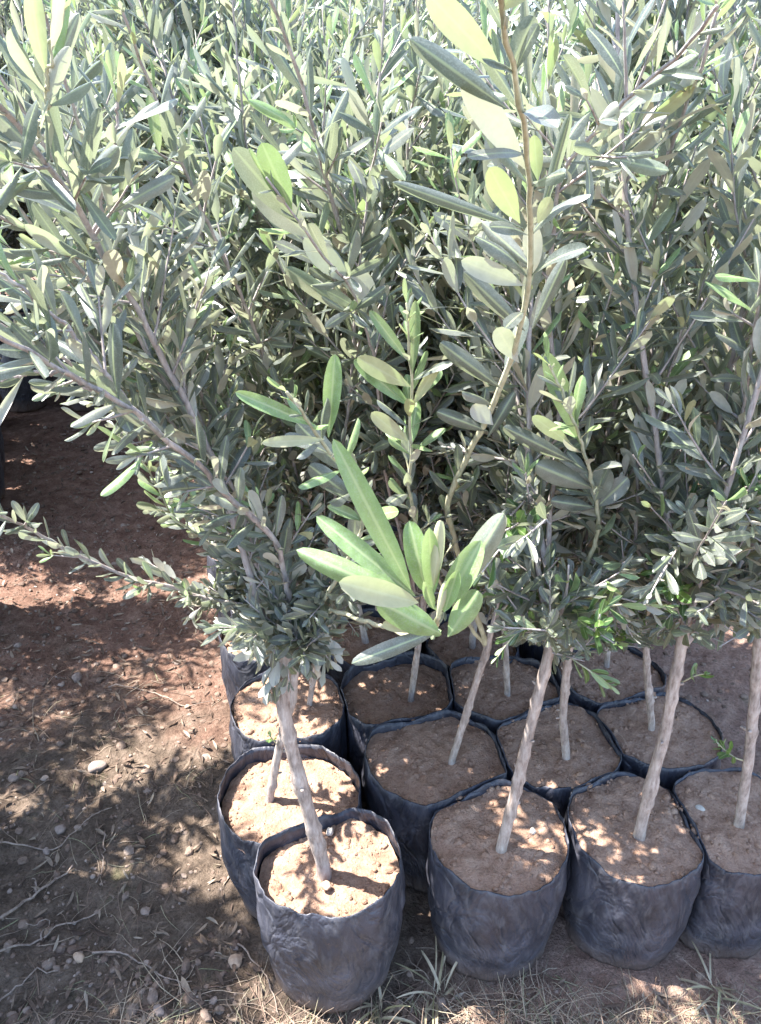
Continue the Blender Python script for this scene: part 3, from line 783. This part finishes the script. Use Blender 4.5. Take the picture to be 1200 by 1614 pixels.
# ------------------------------------------------------------------ front trees (seen as individuals)
RIM = 0.222
FR = [ # id, rim centre px, diameter, bag height, soil depth, trunk px, r0, r1, leaders, height, label
 (1, (520, 1353), .204, .232, .030, [(512, 1374), (490, 1290), (470, 1220), (452, 1145), (443, 1090), (452, 1050)], .0106, .0080, 3, .62,
  'olive sapling with thick crooked pale trunk in the slack black bag nearest the path'),
 (2, (787, 1315), .211, .220, .001, [(790, 1337), (815, 1240), (835, 1150), (858, 1060), (875, 985)], .0082, .0066, 4, .58,
  'olive sapling with right-leaning trunk in the front row bag next to the slack one'),
 (3, (1003, 1300), .211, .220, .001, [(1008, 1314), (1030, 1220), (1048, 1160), (1062, 1080), (1080, 990)], .0086, .0070, 4, .66,
  'olive sapling with knobbly forked grey trunk in the third bag of the front row'),
 (4, (1165, 1288), .206, .220, .001, [(1165, 1300), (1180, 1200), (1190, 1100), (1197, 1000)], .0078, .0066, 4, .62,
  'olive sapling in the front row bag cut by the right edge of the photo'),
 (5, (455, 1246), .228, .212, .024, [(425, 1257), (440, 1180), (462, 1100)], .0075, .0060, 3, .62,
  'olive sapling in the deep bag tucked just behind the slack frontmost bag'),
 (6, (686, 1190), .236, .222, .006, [(712, 1200), (740, 1110), (768, 1022)], .0062, .0052, 3, .52,
  'olive sapling with thin slanting stem whose long shoot rises past all others'),
 (7, (880, 1172), .214, .220, .001, [(893, 1192), (887, 1130), (893, 1060)], .0072, .0060, 4, .66,
  'olive sapling with short stem in the bag nestled between second and third front bags'),
 (8, (1038, 1148), .209, .220, .001, [(1028, 1147), (1020, 1060), (1018, 985)], .0062, .0052, 4, .68,
  'olive sapling in the full second row bag beside the sunlit right path'),
 (9, (455, 1110), .215, .221, .006, [(488, 1107), (500, 1040), (505, 1000)], .0055, .0048, 3, .70,
  'olive sapling in the sunlit third row bag against the shaded left path'),
 (10, (627, 1083), .226, .222, .024, [(648, 1100), (658, 1030), (665, 975)], .0060, .0050, 3, .70,
  'olive sapling in the deep third row bag behind the twig pointing at the viewer'),
 (11, (790, 1080), .210, .222, .008, [(800, 1092), (798, 1040), (795, 990)], .0060, .0050, 4, .70,
  'olive sapling in the mostly hidden third row bag between two thin stems'),
 (12, (960, 1058), .206, .222, .008, [(957, 1045), (960, 985), (963, 930)], .0058, .0050, 4, .70,
  'olive sapling in the third row bag beside the right path, partly behind green leaves'),
]
SEEDS = {}
corridors()
CEN = {f[0]: (at_z(f[1][0], f[1][1], f[3]-0.002), f[2]/2) for f in FR}
EXTRA_C = [(Vector((-.262, 1.356, 0)), .105), (Vector((-.03, 1.365, 0)), .105), (Vector((.2, 1.37, 0)), .105)]
for fid, rim, dia, h, sdepth, tr, r0, r1, nl, hgt, label in FR:
    c = CEN[fid][0]
    nbs = []
    for oc, orad in [v for k_, v in CEN.items() if k_ != fid]+EXTRA_C:
        dx, dy = oc.x-c.x, oc.y-c.y; dl = math.hypot(dx, dy)
        if dl < dia/2+orad+0.02: nbs.append((dx/dl, dy/dl, dl*(dia/2)/(dia/2+orad)-0.0008))
    base = Vector((c.x, c.y, 0.0))
    root = thing('potted_olive_sapling', label, 'olive sapling', base, 0, GROUP)
    bagm, soilm, hs = bag_meshes(fid+3, h, dia/2*1.02, sdepth, (0, 0) if fid != 1 else (0.02, 0.06), 96, nbs)
    link('grow_bag', bagm, root); link('soil', soilm, root)
    # trunk rises in the plane of its foot
    foot = at_z(tr[0][0], tr[0][1], h-sdepth)
    pts = [foot-Vector((0, 0, 0.02))]+[at(p[0], p[1], foot.y-0.02*i/len(tr)) for i, p in enumerate(tr)]
    # carry the stem on into the crown
    d = (pts[-1]-pts[-3]).normalized() if len(pts) > 3 else Vector((0, 0, 1))
    topz = max(pts[-1].z, 0.50)
    tp = pts[-1]+Vector((d.x*0.5, d.y*0.5, 1.0))*max(0.03, topz-pts[-1].z)
    pts.append(tp)
    tm, Q = trunk_mesh(SUB(pts, base), r0, r1, fid, 4)
    link('trunk', tm, root)
    FRONT = True
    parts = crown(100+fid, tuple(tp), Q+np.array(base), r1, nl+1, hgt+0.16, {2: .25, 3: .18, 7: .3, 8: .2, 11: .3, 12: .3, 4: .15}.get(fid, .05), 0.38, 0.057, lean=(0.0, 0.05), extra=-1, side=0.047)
    FRONT = False
    add_branch(root, parts, base, True, 7, 3)
    for i, sp in enumerate(HERO.get(fid, ())):
        G, Lv = hero(sp, 500+fid*10+i, (fid, i))
        # start the bough on the trunk
        add_branch(root, [(G, Lv)], base, False, 12, 5)
    SEEDS[fid] = (root, base, tp, foot)

# dense knots of small leaves low in the crowns, each on its own short bough
def knot(fid, pts, seed, leaf=.046, kind=0, n=12):
    root, base, tp, foot = SEEDS[fid]
    rng = np.random.default_rng(seed); G, Lv = Geo(), Leaves()
    P = pxl(pts, 16); dress(Lv, G, rng, P, .0020, .0009, leaf, .016, 0, (0, 0), .45, kind, 0.0, 5, 0)
    for _ in range(n):
        st = P[rng.integers(7, 16)]; d = unit(rng.normal(0, 1, 3)+np.array([0, 0, .15]))
        q = _walk(rng, st, d, rng.uniform(.03, .085), .014, .14, .02)
        dress(Lv, G, rng, q, .0012, .0007, leaf*rng.uniform(.75, 1.1), .012, 0, (0, 0), .02, kind, 0.0, 4, 0)
    add_branch(root, [(G, Lv)], base, False, 6, 3)
Y1 = SEEDS[1][3].y; Y5 = SEEDS[5][3].y; Y9 = SEEDS[9][3].y
knot(1, [(450, 1055, Y1), (440, 1020, Y1), (425, 985, Y1)], 71)
knot(1, [(452, 1050, Y1), (475, 1010, Y1-.02), (500, 975, Y1-.03)], 72)
knot(1, [(452, 1050, Y1), (450, 1000, Y1), (445, 945, Y1)], 73)
knot(1, [(452, 1050, Y1), (500, 960, Y1), (545, 915, Y1)], 74)
knot(1, [(452, 1052, Y1), (462, 1035, Y1-.02), (478, 1022, Y1-.04)], 75, .032, 0, 9)
knot(5, [(462, 1095, Y5), (430, 1010, Y5), (385, 950, Y5)], 76)
knot(5, [(462, 1095, Y5), (400, 970, Y5), (330, 925, Y5)], 77)
knot(5, [(462, 1095, Y5), (380, 950, Y5+.02), (290, 920, Y5+.02)], 78)
knot(5, [(462, 1095, Y5), (430, 960, Y5), (390, 890, Y5)], 79)
knot(9, [(505, 1000, Y9), (420, 930, Y9), (345, 880, Y9)], 80, .044)
knot(9, [(505, 1000, Y9), (440, 900, Y9), (380, 820, Y9)], 81, .044)
knot(9, [(505, 1000, Y9), (480, 920, Y9), (440, 850, Y9)], 82, .044)
knot(9, [(505, 1000, Y9), (510, 920, Y9), (500, 860, Y9)], 83, .044)

Y2 = SEEDS[2][3].y; Y3 = SEEDS[3][3].y; Y4 = SEEDS[4][3].y; Y7 = SEEDS[7][3].y; Y8 = SEEDS[8][3].y; Y11 = SEEDS[11][3].y
knot(2, [(874, 990, Y2), (850, 950, Y2), (815, 930, Y2)], 91, .044, 2, 7)
knot(2, [(874, 990, Y2), (905, 930, Y2), (945, 905, Y2)], 92, .044, 0, 10)
knot(7, [(893, 1065, Y7), (900, 980, Y7), (930, 930, Y7)], 93, .044, 2, 8)
knot(7, [(893, 1065, Y7), (880, 960, Y7), (850, 890, Y7)], 94, .046, 0, 12)
knot(8, [(1018, 985, Y8), (1010, 920, Y8), (985, 880, Y8)], 95, .046, 0, 12)
knot(8, [(1018, 985, Y8), (1030, 930, Y8), (1050, 880, Y8)], 96, .046, 2, 8)
knot(3, [(1080, 990, Y3), (1100, 950, Y3), (1140, 920, Y3)], 97, .048, 0, 12)
knot(3, [(1080, 990, Y3), (1065, 930, Y3), (1080, 880, Y3)], 98, .048, 0, 12)
knot(4, [(1197, 1000, Y4), (1180, 950, Y4), (1165, 900, Y4)], 99, .048, 0, 12)
knot(11, [(797, 1000, Y11), (790, 900, Y11), (800, 800, Y11), (810, 745, Y11)], 100, .050, 2, 7)
knot(11, [(797, 1000, Y11), (770, 930, Y11), (760, 870, Y11)], 101, .050, 0, 12)

# small sprigs low on stems, part of the trunk they grow from
def sprig(fid, pts, leaf, seed, n_sp=.014):
    root, base, tp, foot = SEEDS[fid]
    rng = np.random.default_rng(seed); G, Lv = Geo(), Leaves()
    dress(Lv, G, rng, pxl(pts, 12), .0013, .0008, leaf, n_sp, 0, (0, 0), .35, 2, 0.0, 5, 1)
    add_branch(root, [(G, Lv)], base, False, 8, 3)
f2 = SEEDS[2][3].y; f4 = SEEDS[4][3].y; f5 = SEEDS[5][3].y; f7 = SEEDS[7][3].y; f3 = SEEDS[3][3].y
sprig(5, [(442, 1178, f5), (432, 1168, f5-.01), (424, 1158, f5-.02)], .020, 31)
sprig(4, [(1180, 1200, f4), (1160, 1196, f4-.01), (1140, 1180, f4-.02), (1130, 1170, f4-.02)], .032, 32, .016)
sprig(3, [(1075, 1075, f3), (1095, 1065, f3-.01), (1110, 1062, f3-.02)], .030, 33, .016)
sprig(2, [(868, 1000, f2), (895, 1035, f2-.04), (920, 1050, f2-.05), (945, 1068, f2-.06), (962, 1080, f2-.06)], .038, 34, .016)
sprig(2, [(870, 990, f2), (840, 975, f2-.05), (800, 1010, f2-.07), (785, 1035, f2-.08)], .034, 35, .017)
sprig(2, [(872, 985, f2), (905, 975, f2-.05), (950, 955, f2-.08), (1000, 950, f2-.09), (1050, 955, f2-.10)], .042, 36, .018)

# ------------------------------------------------------------------ trees behind: variants with shared meshes
def make_variant(seed):
    base = np.zeros(3)
    rng = np.random.default_rng(seed)
    root = thing('potted_olive_sapling', '', 'olive sapling', (0, 0, 0), 0, GROUP)
    b, s, hs = bag_meshes(40+seed, 0.222, 0.101, 0.014, sides=48)
    link('grow_bag', b, root); link('soil', s, root)
    lean = rng.normal(0, 0.03, 2)
    pts = [(0, 0, 0.19), (lean[0]*.3, lean[1]*.3, .30), (lean[0]*.7+rng.normal(0, .006), lean[1]*.7, .42), (lean[0], lean[1], .55)]
    tm, Q = trunk_mesh(pts, .0075, .006, seed, 1); link('trunk', tm, root)
    parts = crown(900+seed, pts[-1], Q, .006, 7, 0.98+0.1*rng.random(), 0, 0.40, 0.058, extra=1)
    W = Geo(); A = None; arrs = []
    for G, Lv in parts:
        W.V += G.V; W.U += G.U
        for q, m_ in zip(G.Q, G.QM): W.Q.append(q+W.n); W.QM.append(m_)
        for q, m_ in zip(G.T, G.TM): W.T.append(q+W.n); W.TM.append(m_)
        W.n += G.n; arrs.append(Lv.arr())
    br = link('branch', W.build('branches', [M['twig'], M['greenstem']]), root)
    A = {k: np.concatenate([a[k] for a in arrs]) for k in KEYS}
    link('foliage', foliage_mesh('foliage', A, 6, 3), br)
    return root

def copy_tree(o, parent=None):
    c = o.copy(); C.objects.link(c)
    if parent: c.parent = parent
    for ch in list(o.children): copy_tree(ch, c)
    return c

VARS = [make_variant(i+1) for i in range(7)]
used = set()
def place(x, y, label, rng):
    k = int(rng.integers(0, len(VARS)))
    v = VARS[k]
    o = v if k not in used else copy_tree(v)
    used.add(k)
    o.location = (x, y, 0); o.rotation_euler = (0, 0, rng.uniform(0, 2*PI))
    s = rng.uniform(0.93, 1.07); o.scale = (1, 1, s)
    o['label'] = label
    return o

rng = np.random.default_rng(5)
place(-.244, 1.356, 'olive sapling in the leftmost fourth row bag along the path', rng)
place(-.03, 1.36, 'olive sapling in the fourth row behind the twig pointing at the viewer', rng)
place(.196, 1.344, 'olive sapling in the fourth row bag seen between thin slanting stems', rng)
place(.41, 1.40, 'olive sapling in the fourth row bag with reddish shaded soil by the right path', rng)
for row in range(5, 15):
    odd = row % 2 == 1
    x0, y0 = ((-.076, .794) if odd else (-.152, .936)); k = row-1 if odd else row-2
    x0 += -.046*k; y0 += .190*k
    for c in range(4):
        if c == 3 and row in (5, 6, 7): continue
        place(x0+.218*c+rng.normal(0, .01), y0+.028*c+rng.normal(0, .01), 'tall silvery olive sapling packed among the rows behind the front ones', rng)
# block across the right path
for row in range(0, 8):
    for c in range(3):
        place(1.40-.045*row+.22*c+rng.normal(0, .012), 1.75+.24*row+.03*c, 'olive sapling in the block across the right path', rng)
# block across the left path, its tops shading the path
for row in range(0, 13):
    for c in range(2):
        x, y = -1.12-.22*c-.020*(row-2)+rng.normal(0, .012), .30+.24*row-.03*c
        if row in (5, 6, 7) or (c == 0 and row == 4): continue
        while y > .9:
            q = project(np.array([x+.11, y-.05, 0.0]))
            if q[0] < 5 or q[1] < 570: break
            x -= .02
        place(x, y, 'olive sapling in the block across the left path', rng)
for x, y in ((-1.16, 1.72), (-1.55, 2.40)):
    place(x, y, 'olive sapling in the block across the left path', rng)
# blocks that close the view behind
for row in range(0, 4):
    for c in range(13):
        x, y = -3.0+.27*c+rng.normal(0, .02), 3.45+.36*row+rng.normal(0, .03)
        if c > 6 and row < 1: continue
        place(x, y, 'tall olive sapling in the far block closing the end of the left path', rng).scale.z *= 1.22
for row in range(0, 3):
    for c in range(10):
        place(.7+.27*c+rng.normal(0, .02), 3.75+.4*row+rng.normal(0, .03), 'tall olive sapling in the far block behind the right path', rng)

# ------------------------------------------------------------------ ground
def axis(lo, hi, fine, far):
    a = list(np.arange(lo, hi+1e-6, fine)); d = fine
    x = hi
    while x < far: d *= 1.35; x += d; a.append(x)
    x = lo; d = fine
    while x > -far: d *= 1.35; x -= d; a.insert(0, x)
    return np.array(a)
xs = axis(-1.3, 1.4, 0.010, 250); ys = axis(0.4, 2.3, 0.010, 250)
def gz(x, y):
    z = 0.010*fnoise(x*2.2, y*2.2, 1)+0.009*fnoise(x*7, y*7, 4)+0.009*fnoise(x*20, y*20, 7)+0.006*fnoise(x*55, y*55, 3)
    # trodden dip along the path
    px = x+.58+.187*(y-.8)
    z -= 0.018*math.exp(-(px/0.22)**2)
    return z-0.006
near = lambda x, y: -3 < x < 3 and -1 < y < 6
V = np.array([(x, y, gz(x, y) if near(x, y) else -0.006) for y in ys for x in xs])
nx, ny = len(xs), len(ys)
i = np.arange(ny-1)[:, None]*nx; k = np.arange(nx-1)[None]
Q = np.stack([i+k, i+k+1, i+nx+k+1, i+nx+k], -1).reshape(-1, 4)
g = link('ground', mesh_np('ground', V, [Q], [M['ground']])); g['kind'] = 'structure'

# ------------------------------------------------------------------ ground stuff
rng = np.random.default_rng(11)
BAGS = [(o.location.x, o.location.y) for o in C.objects if o.name.startswith('potted_olive')]
BA = np.array(BAGS)
def free(x, y, m=0.118): return np.min((BA[:, 0]-x)**2+(BA[:, 1]-y)**2) > m*m
def left_path(): 
    y = rng.uniform(0.5, 3.2)**1.0; x = rng.uniform(-1.05, -.2)-.187*(y-.8); return x, y
gv = Geo()
cnt = 0
while cnt < 6500:
    if rng.random() < .72: x, y = left_path()
    elif rng.random() < .6: x, y = rng.uniform(-.7, .9), rng.uniform(.5, .82)
    else: x, y = rng.uniform(.65, 1.3), rng.uniform(1.0, 2.2)
    if not free(x, y): continue
    r = min(0.010, 0.0014+rng.exponential(0.0019)); lump(gv, rng, (x, y, gz(x, y)+r*.12), r, 0, 0 if r < .005 else 1); cnt += 1
o = link('gravel', gv.build('gravel', [M['gravel']], False)); o['kind'] = 'stuff'; o['label'] = 'fine gravel and crumbs strewn over the reddish path'
# fallen leaves
lit = Leaves(); cnt = 0
while cnt < 2600:
    if rng.random() < .75: x, y = left_path()
    else: x, y = rng.uniform(-.7, 1.0), rng.uniform(.5, .85)
    if not free(x, y): continue
    a = rng.uniform(0, 2*PI); D = np.array([math.cos(a), math.sin(a), rng.normal(0, .15)]); D = unit(D)
    Nn = np.array([rng.normal(0, .3), rng.normal(0, .3), 1.]); Nn -= D*np.dot(D, Nn); Nn = unit(Nn)
    l = rng.uniform(.010, .034); lit.put((x, y, gz(x, y)+.005), D, Nn, l, l*rng.uniform(.16, .3), rng.normal(0, .5), rng.normal(0, .5), .75, rng.normal(0, .2), rng.normal(0, .5), 0); cnt += 1
gl = Geo(); add_leaves(gl, lit.arr(), 5, 3, 0)
o = link('leaf_litter', gl.build('leaf_litter', [M['litter']])); o['kind'] = 'stuff'; o['label'] = 'dead olive leaves lying on the shaded path'
# dry grass at the foot of the front bags
gr = Geo()
def blade(g, x, y, L, mat=0, w=.0016, lay=None):
    a = rng.uniform(0, 2*PI); el = rng.uniform(.1, 1.2) if lay is None else lay
    D = np.array([math.cos(a)*math.cos(el), math.sin(a)*math.cos(el), math.sin(el)])
    P = np.array([x, y, gz(x, y)-.002]); pts = [P]; n = 6
    for _ in range(n):
        D = unit(D+np.array([rng.normal(0, .15), rng.normal(0, .15), -.22+rng.normal(0, .1)])); P = P+D*L/n
        if P[2] < gz(P[0], P[1])+.002: P[2] = gz(P[0], P[1])+.002
        pts.append(P)
    g.tube(pts, np.linspace(w*.5, w*.15, n+1), 4, mat)
cnt = 0
while cnt < 5600:
    if rng.random() < .93:
        x = rng.uniform(-.55, 1.0); y = .585+.10*x+abs(rng.normal(0, .085))-.02
    else: y = rng.uniform(.5, 1.5); x = rng.uniform(-1.0, -.25)-.187*(y-.8)
    if fnoise(x*6, y*6, 2) < rng.uniform(-.45, .25) or not free(x, y, .112): continue
    blade(gr, x, y, rng.uniform(.03, .12), 0, rng.uniform(.0010, .0024), rng.choice([rng.uniform(0, .35), rng.uniform(0, .35), rng.uniform(.3, 1.2)])); cnt += 1
o = link('dry_grass', gr.build('dry_grass', [M['straw']])); o['kind'] = 'stuff'; o['label'] = 'dry straw coloured grass matted at the foot of the front bags'

# green tufts
def tuft(px, py, n, L, label):
    c = at_z(px, py, 0.0); G = Geo(); Lv = Leaves()
    for _ in range(n):
        a = rng.uniform(0, 2*PI); el = rng.uniform(.5, 1.3)
        D = unit(np.array([math.cos(a)*math.cos(el), math.sin(a)*math.cos(el), math.sin(el)]))
        Nn = unit(np.array([0, 0, 1.])-D*D[2]); l = L*rng.uniform(.5, 1.1)
        Lv.put(rng.normal(0, .006, 3)*np.array([1, 1, 0]), D, Nn, l, rng.uniform(.003, .006), -rng.uniform(.6, 1.6), rng.normal(.3, .2), .35, rng.normal(0, .3), rng.normal(0, .6), 0)
    add_leaves(G, Lv.arr(), 8, 3, 0)
    o = link('grass_tuft', G.build('grass_tuft', [M['grassblade']]), None, (c.x, c.y, gz(c.x, c.y)-.002))
    tag(o, label, 'grass tuft', 'grass tufts at the foot of the bags')
tuft(600, 1590, 16, .085, 'straw coloured grass tuft arching in front of the slack frontmost bag')
tuft(690, 1565, 12, .11, 'thin tall grass tuft between the slack frontmost bag and the next')
tuft(1120, 1560, 12, .08, 'dry grass tuft at the foot of the rightmost front bag')

# stones: the ones big enough to pick out
def rock(name, px, py, z, r, mat, label, cat='stone', group=None, flat=.7, lev=2):
    c = at_z(px, py, z); r *= .8; G = Geo(); lump(G, rng, (0, 0, 0), r, 0, lev, flat)
    zz = gz(c.x, c.y)+r*.25 if z < .1 else z+r*.3
    tag(link(name, G.build(name, [M[mat]]), None, (c.x, c.y, zz)), label, cat, group)
rock('pebble', 520, 1312, .205, .0085, 'white_stone', 'white pebble on sunlit soil behind the crooked trunk', 'pebble', flat=.95)
rock('pebble', 514, 1398, .205, .010, 'tan_stone', 'tan pebble at the foot of the crooked trunk', 'pebble', flat=.75)
rock('pebble', 840, 1311, .214, .0065, 'white_stone', 'small white pebble on shaded soil beside the right-leaning trunk', 'pebble')
rock('pebble', 1103, 1275, .214, .009, 'white_stone', 'pale pebble on soil of the bag cut by the right edge', 'pebble')
SG = 'stones lying on the left path'
for px, py, r, mat, lab in [(151, 1201, .020, 'stone', 'largest grey stone lying in the middle of the left path'),
    (122, 1500, .011, 'tan_stone', 'pale round stone near the bottom of the left path'),
    (370, 1507, .014, 'tan_stone', 'tan stone by the foot of the deep bag behind the slack one'),
    (368, 1482, .010, 'stone', 'grey stone touching the foot of the deep bag'),
    (94, 1300, .014, 'stone', 'dull brown stone at the left of the path beside a dry twig'),
    (20, 1220, .014, 'stone', 'grey stone at the left edge of the path'),
    (120, 1060, .016, 'stone', 'flat grey stone in the shade where the path darkens'),
    (295, 1112, .008, 'tan_stone', 'small pale stone near the edge of the left column of bags'),
    (230, 1200, .008, 'tan_stone', 'small bright stone right of the largest stone on the path'),
    (22, 1108, .010, 'stone', 'small round stone at the upper left of the shaded path'),
    (250, 1590, .013, 'stone', 'brown stone among dry grass near the bottom edge'),
    (70, 1330, .009, 'stone', 'little grey stone under the long dry twig')]:
    rock('stone', px, py, 0, r, mat, lab, 'stone', SG)

# dry twigs
def dry_twig(pts, r, label, forks=()):
    P = [at_z(a, b, 0) for a, b in pts]; G = Geo()
    base = P[0].copy()
    def run(pp, r):
        n = 14; A = np.array([tuple(p) for p in pp]); s = np.concatenate([[0], np.cumsum(np.linalg.norm(np.diff(A, axis=0), axis=1))])
        x = np.linspace(0, s[-1], n); q = np.stack([np.interp(x, s, A[:, i]) for i in range(3)], -1)
        q[:, :2] += rng.normal(0, .0015, (n, 2))
        q[:, 2] = [gz(a[0], a[1])+r+.004+.003*math.sin(j) for j, a in enumerate(q)]
        G.tube(q-np.array(base), np.linspace(r, r*.5, n), 6, 0)
    run(P, r)
    for f in forks: run([at_z(a, b, 0) for a, b in f], r*.6)
    tag(link('dry_twig', G.build('dry_twig', [M['deadwood']]), None, base), label, 'twig', 'dry twigs on the path')
dry_twig([(-10, 1455), (55, 1400), (112, 1358)], .0032, 'thickest dry twig slanting up from the left edge', [[(55, 1400), (52, 1375)]])
dry_twig([(-10, 1500), (60, 1470), (100, 1445), (150, 1430)], .0022, 'forked dry twig low on the left path', [[(60, 1470), (75, 1440), (40, 1450)]])
dry_twig([(-10, 1322), (70, 1328), (90, 1330), (150, 1275), (175, 1268)], .0018, 'thin bent dry twig crossing the darkest part of the path')
dry_twig([(165, 1300), (160, 1360), (150, 1385)], .0016, 'short upright dry twig in the middle of the path')
dry_twig([(145, 1493), (195, 1493), (245, 1530), (300, 1545)], .0018, 'long thin dry twig bending towards the slack bag')
dry_twig([(170, 1075), (225, 1080), (290, 1110), (330, 1105)], .0016, 'pale dry twig catching the sun beside the left column of bags')
dry_twig([(375, 1480), (420, 1530), (440, 1600)], .0016, 'dry twig running down past the slack bag')
dry_twig([(-10, 1575), (60, 1520), (90, 1525)], .0018, 'curved dry twig at the bottom left corner')

# ------------------------------------------------------------------ light, sky, camera
SUN_EL, SUN_AZ = math.radians(62), (-1.0, 0.15)      # from the left
h = math.hypot(*SUN_AZ)
S = Vector((SUN_AZ[0]/h*math.cos(SUN_EL), SUN_AZ[1]/h*math.cos(SUN_EL), math.sin(SUN_EL)))
sd = bpy.data.lights.new('sun', 'SUN'); sd.energy = 4.6; sd.angle = math.radians(0.53); sd.color = (1.0, 0.965, 0.92)
so = bpy.data.objects.new('sun', sd); C.objects.link(so); so.rotation_euler = S.to_track_quat('Z', 'Y').to_euler()
w = bpy.data.worlds.new('World'); bpy.context.scene.world = w; w.use_nodes = True
nt = w.node_tree; bg = nt.nodes['Background']
sky = nt.nodes.new('ShaderNodeTexSky'); sky.sky_type = 'NISHITA'; sky.sun_disc = False
sky.sun_elevation = SUN_EL; sky.sun_rotation = math.atan2(S.x, S.y); sky.air_density = 1.0; sky.dust_density = 0.9
nt.links.new(sky.outputs[0], bg.inputs[0]); bg.inputs[1].default_value = 0.15

cd = bpy.data.cameras.new('camera'); cam = bpy.data.objects.new('camera', cd); C.objects.link(cam)
cam.location = (0, 0, CAM_H); cam.rotation_euler = (PI/2-PITCH, 0, 0)
cd.sensor_fit = 'VERTICAL'; cd.sensor_height = 34.6; cd.lens = 34.6*FPX/1614; cd.clip_start = 0.02; cd.clip_end = 1000
sc = bpy.context.scene; sc.camera = cam
sc.view_settings.view_transform = 'Standard'; sc.view_settings.look = 'None'; sc.view_settings.gamma = 1.0
sc.view_settings.exposure = 2.42
sc.cycles.max_bounces = 8; sc.cycles.transmission_bounces = 4; sc.cycles.diffuse_bounces = 4
